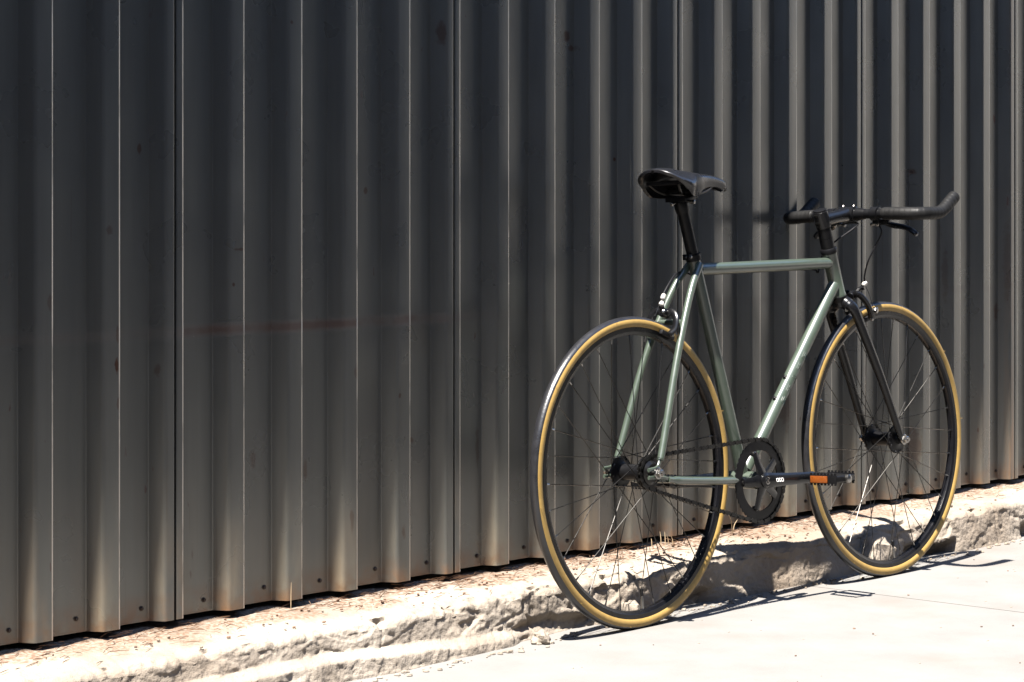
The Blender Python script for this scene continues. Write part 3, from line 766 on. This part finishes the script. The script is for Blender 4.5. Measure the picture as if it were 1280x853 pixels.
def lever(s):
    mb = MB(); c = BC + Vector((0, s * (0.078 if s < 0 else 0.046), 0)); e_ = 1.0 if s < 0 else 0.72
    mb.lathe([(0.0125, -0.011), (0.0165, -0.010), (0.0165, 0.010), (0.0125, 0.011)], c, (0, 1, 0), 18)
    mb.box(c + Vector((0.010, 0, -0.016)), (0.022, 0.020, 0.018), bev=0.003)
    mb.box(c + Vector((0.020, s * 0.012, -0.021)), (0.020, 0.030, 0.014), bev=0.003)
    o = part(mb, 'brake_lever', M['gloss_black'], steer=True)
    p = spline([c + Vector((0.024, s * 0.012, -0.022)), c + Vector((0.028, s * 0.030 * e_, -0.029)), c + Vector((0.027, s * 0.060 * e_, -0.034)), c + Vector((0.024, s * 0.085 * e_, -0.043)), c + Vector((0.024, s * 0.100 * e_, -0.0545))], 5)
    part(MB().tube(p, [0.0085] * 8 + [0.0078] * (len(p) - 9) + [0.005], 12, flat=(1.0, 0.85), up=(1, 0, 0)), 'lever_blade', M['gloss_black'], o)
    part(MB().lathe([(0.0036, -0.004), (0.0045, 0), (0.0045, 0.016), (0.0030, 0.018)], c + Vector((0.016, -s * 0.008, -0.022)), (0, -s, -0.25), 10), 'barrel_adjuster', M['steel'], o)
    part(MB().lathe([(0.004, 0), (0.004, 0.012), (0.0025, 0.0125)], c + Vector((0.012, 0, -0.021)), (-0.6, 0, -0.5), 8), 'clamp_bolt', M['steel'], o)
    return c
lc = lever(-1); lcl = lever(1)

# cables
part(MB().tube(spline([lc + Vector((0.016, 0.002, -0.026)), lc + Vector((0.018, -0.004, -0.045)), (0.882, -0.068, 0.815), (0.878, -0.045, 0.775), (0.887, -0.026, 0.740), (0.8920, -0.021, 0.722)], 8), 0.0022, 8), 'front_brake_cable', M['rubber'], steer=True)
part(MB().tube(spline([lcl + Vector((0.016, -0.012, -0.024)), (0.874, 0.000, 0.866), (0.862, -0.030, 0.862), (0.838, -0.030, 0.850), (0.815, -0.006, 0.828), (0.802, 0.018, 0.808), (0.785, 0.026, 0.785), (0.765, 0.020, 0.764), (0.745, 0.010, 0.752), (0.730, 0.004, 0.749), (0.700, 0.012, 0.757), (0.40, 0.013, 0.7555), (0.285, 0.014, 0.755), (0.262, 0.020, 0.755), (0.225, 0.021, 0.762), (0.190, 0.014, 0.757), (0.150, 0.004, 0.735), (0.123, 0.0, 0.712)], 8), 0.0022, 8), 'rear_brake_cable', M['rubber'])
part(MB().tube(spline([(0.135, 0.0, 0.724), (0.122, 0, 0.711), (0.108, -0.001, 0.690), (0.094, 0.0, 0.668)], 6), 0.0009, 6), 'brake_wire', M['steel'])
for s in (-1, 1):
    pass

# wheels
def wheel(hub, rear):
    root = MB()
    N = 72
    prof = [(0.2955, -0.006), (0.2965, -0.0085), (0.3045, -0.0098), (0.3050, -0.0098)]
    full = [(0.2960, 0.0045), (0.2970, 0.0078), (0.3035, 0.0096), (0.3040, 0.0100), (0.3130, 0.0102), (0.3135, 0.0090), (0.3110, 0.0085), (0.3110, -0.0085), (0.3135, -0.0090), (0.3130, -0.0102), (0.3040, -0.0100), (0.3035, -0.0096), (0.2970, -0.0078), (0.2960, -0.0045)]
    vv = []; ff = []; mi = []
    K = len(full)
    for i in range(N):
        a = 2 * math.pi * i / N
        for r_, y in full: vv.append((r_ * math.cos(a), y, r_ * math.sin(a)))
    for i in range(N):
        i2 = (i + 1) % N
        for k in range(K):
            k2 = (k + 1) % K
            ff.append((i * K + k, i * K + k2, i2 * K + k2, i2 * K + k)); mi.append(1 if k in (3, 9) else 0)
    root.v = vv; root.f = ff; root.mi = mi
    rim = root.build('wheel', [M['rimblack'], M['track']], bike, ang=30)
    rim.location = hub
    # tyre: tan sidewall and black tread in one casing
    ty = MB(); N = 96; Rm = 0.3225; r_ = 0.0134
    angs = [-138, -125, -110, -95, -80, -70, -60, -56, -50, -38, -24, -12, 0, 12, 24, 38, 50, 56, 60, 70, 80, 95, 110, 125, 138]
    K = len(angs); vv = []; ff = []; mi = []
    for i in range(N):
        a = 2 * math.pi * i / N
        for g_ in angs:
            ra = R(g_); rr = r_ * (1.035 if abs(g_) <= 55 else 1.0)
            rad = Rm + rr * math.cos(ra); y = rr * math.sin(ra)
            vv.append((rad * math.cos(a), y, rad * math.sin(a)))
    for i in range(N):
        i2 = (i + 1) % N
        for k in range(K - 1):
            ff.append((i * K + k, i * K + k + 1, i2 * K + k + 1, i2 * K + k)); mi.append(1 if abs(angs[k] + angs[k + 1]) / 2 > 55 else 0)
    ty.v = vv; ty.f = ff; ty.mi = mi
    # moulding whiskers
    ty.cur = 1
    for ad in ((-8, 20, 61, 100, 143, 188, 231, 262, 300, 331) if rear else (5, 38, 77, 118, 150, 196, 240, 281, 318)):
        a = R(ad); c = Vector((math.cos(a), 0, math.sin(a))); b0 = c * (Rm + r_ * 0.45) + Vector((0, -r_ * 0.87, 0))
        ty.tube([b0, b0 + Vector((0, -0.005, 0)) + c * 0.001], 0.0005, 3, caps=False)
    link('tyre', ty.mesh('tyre', [M['tread'], M['tan']], 50), rim)
    # hub
    hb_ = MB(); fl = 0.034; fr = 0.0345
    hb_.lathe([(0.0075, -0.048), (0.0115, -0.046), (0.013, -0.040), (0.0165, -fl - 0.004), (fr - 0.010, -fl - 0.0025), (fr, -fl - 0.0018), (fr + 0.0005, -fl), (fr, -fl + 0.0018), (fr - 0.010, -fl + 0.0025), (0.0185, -fl + 0.006), (0.0170, -0.014), (0.0170, 0.014), (0.0185, fl - 0.006), (fr - 0.010, fl - 0.0025), (fr, fl - 0.0018), (fr + 0.0005, fl), (fr, fl + 0.0018), (fr - 0.010, fl + 0.0025), (0.0165, fl + 0.004), (0.013, 0.040), (0.0115, 0.046), (0.0075, 0.048)], (0, 0, 0), (0, 1, 0), 32)
    for s in (-1, 1):                                       # raised eyelets round each flange
        for k in range(16):
            a = 2 * math.pi * (k + 0.5) / 16
            hb_.sphere(((fr - 0.003) * math.cos(a), s * (fl + 0.0016), (fr - 0.003) * math.sin(a)), 0.0022, n=6)
    hub_o = hb_.build('hub', M['satin_black'], rim)
    wd = 0.062 if rear else 0.052
    ax_ = MB()
    ax_.lathe([(0.0048, -wd - 0.020), (0.0048, wd + 0.020)], (0, 0, 0), (0, 1, 0), 12)
    ax_.build('axle', M['steel'], rim)
    for s in (-1, 1):
        nu = MB()
        nu.lathe([(0.0118, 0.004), (0.0128, 0.0045), (0.0128, 0.0068), (0.0112, 0.0076)], (0, s * wd, 0), (0, s, 0), 20)
        nu.lathe([(0.0085, 0.0076), (0.0090, 0.009), (0.0090, 0.0150), (0.0070, 0.0166)], (0, s * wd, 0), (0, s, 0), 6)
        nu.build('axle_nut', M['steel'], rim, ang=20)
    # spokes: four shapes, eight turns of each
    for s in (-1, 1):
        for dr in (-1, 1):
            ra = R(0 if dr > 0 else 22.5) + (R(11.25) if s > 0 else 0)
            ha = ra + dr * R(68)
            p0 = Vector(((fr - 0.003) * math.cos(ha), s * (fl + (0.002 if dr > 0 else -0.002)), (fr - 0.003) * math.sin(ha)))
            p1 = Vector((0.2975 * math.cos(ra), s * 0.0015, 0.2975 * math.sin(ra)))
            q = p1 + (p0 - p1).normalized() * 0.012
            mb = MB(); mb.tube([p0, q], 0.0010, 5); mb.sphere(p0 + Vector((0, -s * (0.0035 if dr > 0 else -0.001) * -1, 0)), 0.0021, n=6); sp_me = mb.mesh('spoke', M['spoke'])
            mb = MB(); mb.tube([p1, q + (p0 - p1).normalized() * 0.001], [0.0022, 0.0017], 6); ni_me = mb.mesh('nipple', M['steel'])
            for k in range(8):
                o = link('spoke', sp_me, rim); o.rotation_euler = (0, -2 * math.pi * k / 8, 0)
                o = link('nipple', ni_me, rim); o.rotation_euler = (0, -2 * math.pi * k / 8, 0)
    va = R(-87 if rear else -85)
    vm = MB(); c = Vector((math.cos(va), 0, math.sin(va)))
    vm.lathe([(0.0032, 0), (0.0032, 0.022), (0.0022, 0.026), (0.0022, 0.030)], c * 0.297, -c, 10)
    vm.build('valve', M['steel'], rim)
    vm = MB(); vm.lathe([(0.0034, 0.029), (0.0038, 0.031), (0.0036, 0.043), (0.002, 0.045)], c * 0.297, -c, 10)
    vm.build('valve_cap', M['rubber'], rim)
    return rim
rw = wheel(RH, True)
fw = wheel(FH, False); steer_parts.append(fw)

# drivetrain
RC = BB + Vector((0.000, -0.0445, 0)); CG = RH + Vector((0, -0.0445, 0)); RR = 0.0935; RG = 0.0345
def ring_mesh():
    mb = MB(); n = 92; t = 0.0016
    ro, rm, ri = RR + 0.001, RR - 0.006, 0.0680
    vv = []
    for s in (-1, 1):
        for k in range(n):
            a = 2 * math.pi * k / n
            r1 = ro if (k % 2) else ro - 0.003
            # inner edge swells at the five bolts
            da = min(abs(((math.degrees(a) - (36 + 72 * j) + 180) % 360) - 180) for j in range(5))
            r3 = ri - 0.010 * (1 - sstep(3, 9, da))
            for r_, tt in ((r1, t * 0.6), (rm, t), (r3, t)):
                vv.append((RC.x + r_ * math.cos(a), RC.y + s * tt, RC.z + r_ * math.sin(a)))
    ff = []
    N3 = n * 3
    for s in (0, 1):
        for k in range(n):
            k2 = (k + 1) % n
            for j in range(2):
                a, b, c, d = s * N3 + k * 3 + j, s * N3 + k * 3 + j + 1, s * N3 + k2 * 3 + j + 1, s * N3 + k2 * 3 + j
                ff.append((a, b, c, d) if s == 0 else (d, c, b, a))
    for k in range(n):
        k2 = (k + 1) % n
        for j in (0, 2): ff.append((k * 3 + j, k2 * 3 + j, N3 + k2 * 3 + j, N3 + k * 3 + j))
    mb.add(vv, ff); return mb
ring = part(ring_mesh(), 'chainring', M['satin_black'])
for j in range(5):
    a = R(36 + 72 * j); c = RC + Vector((0.065 * math.cos(a), 0, 0.065 * math.sin(a)))
    part(MB().lathe([(0.0056, -0.006), (0.0056, 0.0045), (0.0035, 0.0055), (0.003, 0.003)], c, (0, -1, 0), 12), 'chainring_bolt', M['steel'] if j in (0, 1, 4) else M['chain_black'], ring)
def crank(s):
    mb = MB(); f_ = 1 if s < 0 else -1                     # drive side points forward
    c = BB + Vector((0, s * 0.058, 0)); e = BB + Vector((f_ * 0.168, s * 0.072, -0.006 if s < 0 else 0.006))
    pts = [c - Vector((f_ * 0.016, 0, 0)), c - Vector((f_ * 0.008, 0, 0)), c, lerp(c, e, 0.2), lerp(c, e, 0.5), lerp(c, e, 0.85), e, e + Vector((f_ * 0.010, 0, 0)), e + Vector((f_ * 0.0145, 0, 0))]
    mb.tube(pts, [0.006, 0.0155, 0.0190, 0.0165, 0.0142, 0.0132, 0.0142, 0.0115, 0.004], 14, flat=(0.55, 1.0), up=(0, 1, 0))
    mb.lathe([(0.012, -0.030), (0.0165, -0.012), (0.0165, 0.006), (0.012, 0.0095), (0.009, 0.0095)], c, (0, s, 0), 20)
    if s < 0:
        for j in range(5):
            a = R(36 + 72 * j); d = Vector((math.cos(a), 0, math.sin(a)))
            mb.tube([c + d * 0.008 + Vector((0, 0.002, 0)), c + d * 0.035 + Vector((0, 0.006, 0)), RC + d * 0.067 + Vector((0, -0.0045, 0))], [0.0185, 0.0115, 0.0090], 10, flat=(0.34, 1.0), up=(0, 1, 0))
    o = part(mb, 'crank_arm', M['gloss_black'])
    part(MB().lathe([(0.0085, 0.0075), (0.0085, 0.0102), (0.0065, 0.0106), (0.0065, 0.0090), (0.0040, 0.0088), (0.0040, 0.0105)], c, (0, s, 0), 14), 'crank_bolt', M['steel'], o)
    if s < 0:                                              # small white print on the arm
        lg = MB()
        p0 = lerp(c, e, 0.255) + Vector((0, -0.0088, 0.0)); dx_ = (e - c).normalized()
        def loop2(cx, wd, h_):
            pts = []
            for k in range(17):
                a = 2 * math.pi * k / 16; ca, sa = math.cos(a), math.sin(a)
                x = math.copysign(abs(ca) ** 0.5, ca) * wd / 2; z = math.copysign(abs(sa) ** 0.5, sa) * h_ / 2
                pts.append(p0 + dx_ * (cx + x) + Vector((0, -0.0006 + 0.00002 * 0, z)))
            lg.tube(pts, 0.00075, 5, caps=False)
        for k in range(3): loop2(-0.0085 + k * 0.0085, 0.0068, 0.0072)
        part(lg, 'printed_mark', M['whitemark'], o)
    return e
def pedal(e, s):
    ax = Vector((0, s, 0)); c = e + ax * 0.056
    mb = MB()
    mb.tube([e + ax * 0.004, e + ax * 0.020], 0.0070, 12)
    mb.tube([e + ax * 0.014, e + ax * 0.096], [0.0125, 0.0105], 14)
    for x in (-0.036, 0.036):                              # toothed cage plates
        mb.box(c + Vector((x, 0, 0)), (0.0035, 0.074, 0.020), bev=0.001)
        for k in range(8):
            mb.box(c + Vector((x, -0.033 + k * 0.0094, 0.0115)), (0.0035, 0.0042, 0.005))
            mb.box(c + Vector((x, -0.033 + k * 0.0094, -0.0115)), (0.0035, 0.0042, 0.005))
    for y in (-0.034, 0.034):
        mb.tube(spline([c + Vector((-0.036, y * s * 1.0, 0)), c + Vector((0, y * s * 1.15, 0)), c + Vector((0.036, y * s, 0))], 4), 0.006, 8, flat=(0.7, 1.3), up=(0, 1, 0))
    o = part(mb, 'pedal', M['satin_black'])
    part(MB().lathe([(0.0092, 0.094), (0.0100, 0.096), (0.0096, 0.104), (0.005, 0.107)], e, ax, 12), 'pedal_cap', M['steel'], o)
    for x in ((-0.036, 0.036) if s < 0 else (0.036,)):
        part(MB().box(c + Vector((x * 1.075, -s * 0.010, -0.0005)), (0.004, 0.046, 0.0155), bev=0.0008), 'reflector', M['orange'], o)
e = crank(-1); pedal(e, -1); e = crank(1); pedal(e, 1)
cg = MB(); n = 34; vv = []
cg.lathe([(0.020, -0.006), (0.0265, -0.004), (0.0265, 0.004), (0.020, 0.010)], CG, (0, -1, 0), 20)
for s in (-1, 1):
    for k in range(n):
        a = 2 * math.pi * k / n; r_ = RG + (0.003 if k % 2 else -0.0025)
        vv.append((CG.x + r_ * math.cos(a), CG.y + s * 0.0014, CG.z + r_ * math.sin(a)))
cg.add(vv, [tuple(range(n)), tuple(reversed(range(n, 2 * n)))] + [(k, (k + 1) % n, n + (k + 1) % n, n + k) for k in range(n)])
part(cg, 'sprocket', M['chain_black'], rw).location = -RH
# chain: two tangent runs and two arcs
dv = RC - CG; dist = math.hypot(dv.x, dv.z); base = math.atan2(dv.z, dv.x)
al = math.acos((RG - RR) / dist)                           # tangent angle
a_up = base + al; a_dn = base - al
path = []
def arc(c, r_, a0, a1, k):
    for i in range(k + 1):
        a = lerp(a0, a1, i / k); path.append(Vector((c.x + r_ * math.cos(a), c.y, c.z + r_ * math.sin(a))))
arc(RC, RR, a_dn, a_up, 40)
arc(CG, RG, a_up, a_dn + 2 * math.pi, 24)
path.append(path[0])
d = [0.0]
for a, b in zip(path[:-1], path[1:]): d.append(d[-1] + (b - a).length)
nl = 2 * round(d[-1] / 0.0127 / 2); step = d[-1] / nl
def at(k):
    k = k % d[-1]
    for j in range(len(d) - 1):
        if d[j + 1] >= k:
            return path[j].lerp(path[j + 1], (k - d[j]) / max(1e-9, d[j + 1] - d[j]))
    return path[-1]
ch = MB()
def plate(a, b, y, hh, t):
    dx_ = (b - a).normalized(); up = Vector((-dx_.z, 0, dx_.x)); l_ = (b - a).length
    sec = [(-hh, 0), (-hh * .7, hh * .7), (0, hh), (l_ * .5, hh * .72), (l_, hh), (l_ + hh * .7, hh * .7), (l_ + hh, 0), (l_ + hh * .7, -hh * .7), (l_, -hh), (l_ * .5, -hh * .72), (0, -hh), (-hh * .7, -hh * .7)]
    vv = [a + dx_ * p + up * q + Vector((0, y + t / 2 * s_, 0)) for s_ in (-1, 1) for p, q in sec]
    k = len(sec)
    ch.add(vv, [tuple(range(k)), tuple(reversed(range(k, 2 * k)))] + [(i, (i + 1) % k, k + (i + 1) % k, k + i) for i in range(k)])
for i in range(nl):
    a, b = at(i * step), at((i + 1) * step); y = 0.0038 if i % 2 else 0.0024
    for s in (-1, 1): plate(a, b, s * y, 0.0047 if i % 2 else 0.0040, 0.0012)
    ch.tube([a - Vector((0, 0.0046, 0)), a + Vector((0, 0.0046, 0))], 0.0022, 6)
part(ch, 'chain', M['chain_black'])

# brake calipers
def caliper(o, fwd, pads, steer, adj):
    """o pivot point, pads: pad centre (u, v) on the camera side"""
    mb = MB()
    mb.lathe([(0.0095, -0.006), (0.0105, -0.004), (0.0105, 0.012), (0.0075, 0.016)], o, fwd, 14)
    res = part(mb, 'brake_caliper', M['gloss_black'], steer=steer)
    F_ = Vector(fwd).normalized()
    pd = Vector((pads[0], 0, pads[1]))
    down = (pd - o); 
    for s in (-1, 1):
        top = o + F_ * (0.006 + 0.004 * s)
        p = spline([top, top + Vector((0, s * 0.020, 0)) - down * 0.06, top + Vector((0, s * 0.033, 0)) + down * 0.28, top.lerp(pd, 0.72) + Vector((0, s * 0.035, 0)), pd + F_ * 0.004 + Vector((0, s * 0.026, 0))], 6)
        part(MB().tube(p, [0.0072] * 6 + [0.0066] * (len(p) - 7) + [0.005], 10, flat=(0.8, 1.2), up=F_), 'caliper_arm', M['gloss_black'], res)
        hubp = FH if steer else RH
        rad = (pd - hubp).normalized(); tg = Vector((-rad.z, 0, rad.x))
        part(MB().box(pd + Vector((0, s * 0.0165, 0)), (0.046, 0.009, 0.010), ax=(tg, (0, 1, 0), rad), bev=0.002), 'brake_pad', M['rubber'], res)
        part(MB().lathe([(0.0048, 0), (0.0048, 0.006), (0.003, 0.007)], pd + Vector((0, s * 0.028, 0)), (0, s, 0), 8), 'pad_bolt', M['steel'], res)
    # cable arms up to the adjuster
    a = Vector(adj)
    part(MB().tube(spline([o + F_ * 0.012, lerp(o + F_ * 0.012, a, 0.5) + F_ * 0.004, a - Vector((0, 0, 0.008))], 4), 0.0055, 8), 'cable_arm', M['gloss_black'], res)
    part(MB().lathe([(0.0034, -0.006), (0.0056, -0.004), (0.0062, 0.002), (0.0056, 0.007), (0.0034, 0.0085)], a, (a - o).normalized() if steer else (0.55, 0, 0.85), 12), 'barrel_adjuster', M['white_plastic'], res)
    part(MB().lathe([(0.0042, 0), (0.0042, 0.010), (0.0025, 0.0108)], o + F_ * 0.012 + Vector((0, -0.004, 0)), F_ + Vector((0, -0.6, 0)), 6), 'pivot_nut', M['steel'], res)
    return res
caliper(Vector((0.132, 0, 0.672)), (-0.85, 0, 0.25), (0.113, 0.6265), False, (0.120, -0.004, 0.708))
cf = caliper(Vector((0.866, 0, 0.688)), (0.90, 0, 0.25), (0.9035, 0.6315), True, (0.8925, -0.020, 0.716))
part(MB().lathe([(0.0036, -0.005), (0.0060, -0.003), (0.0062, 0.002), (0.0040, 0.006)], (0.1135, -0.004, 0.694), (0.5, 0, 0.85), 12), 'cable_stop', M['white_plastic'])
part(MB().tube(spline([(0.8925, -0.021, 0.716), (0.898, -0.030, 0.690), (0.905, -0.036, 0.655), (0.9085, -0.036, 0.630)], 5), 0.0010, 6), 'brake_wire', M['steel'], steer=True)
mb = MB(); mb.lathe([(0.0075, 0), (0.0080, 0.002), (0.0080, 0.009), (0.005, 0.011)], (0.908, -0.034, 0.652), (0.3, -1, 0), 8)
part(mb, 'wire_clamp_bolt', M['steel'], steer=True)

# steering a touch to the right, about the head axis
T = Matrix.Translation(HT) @ Matrix.Rotation(R(-1.2), 4, hd) @ Matrix.Translation(-HT)
for o in steer_parts:
    o.matrix_basis = T @ o.matrix_basis
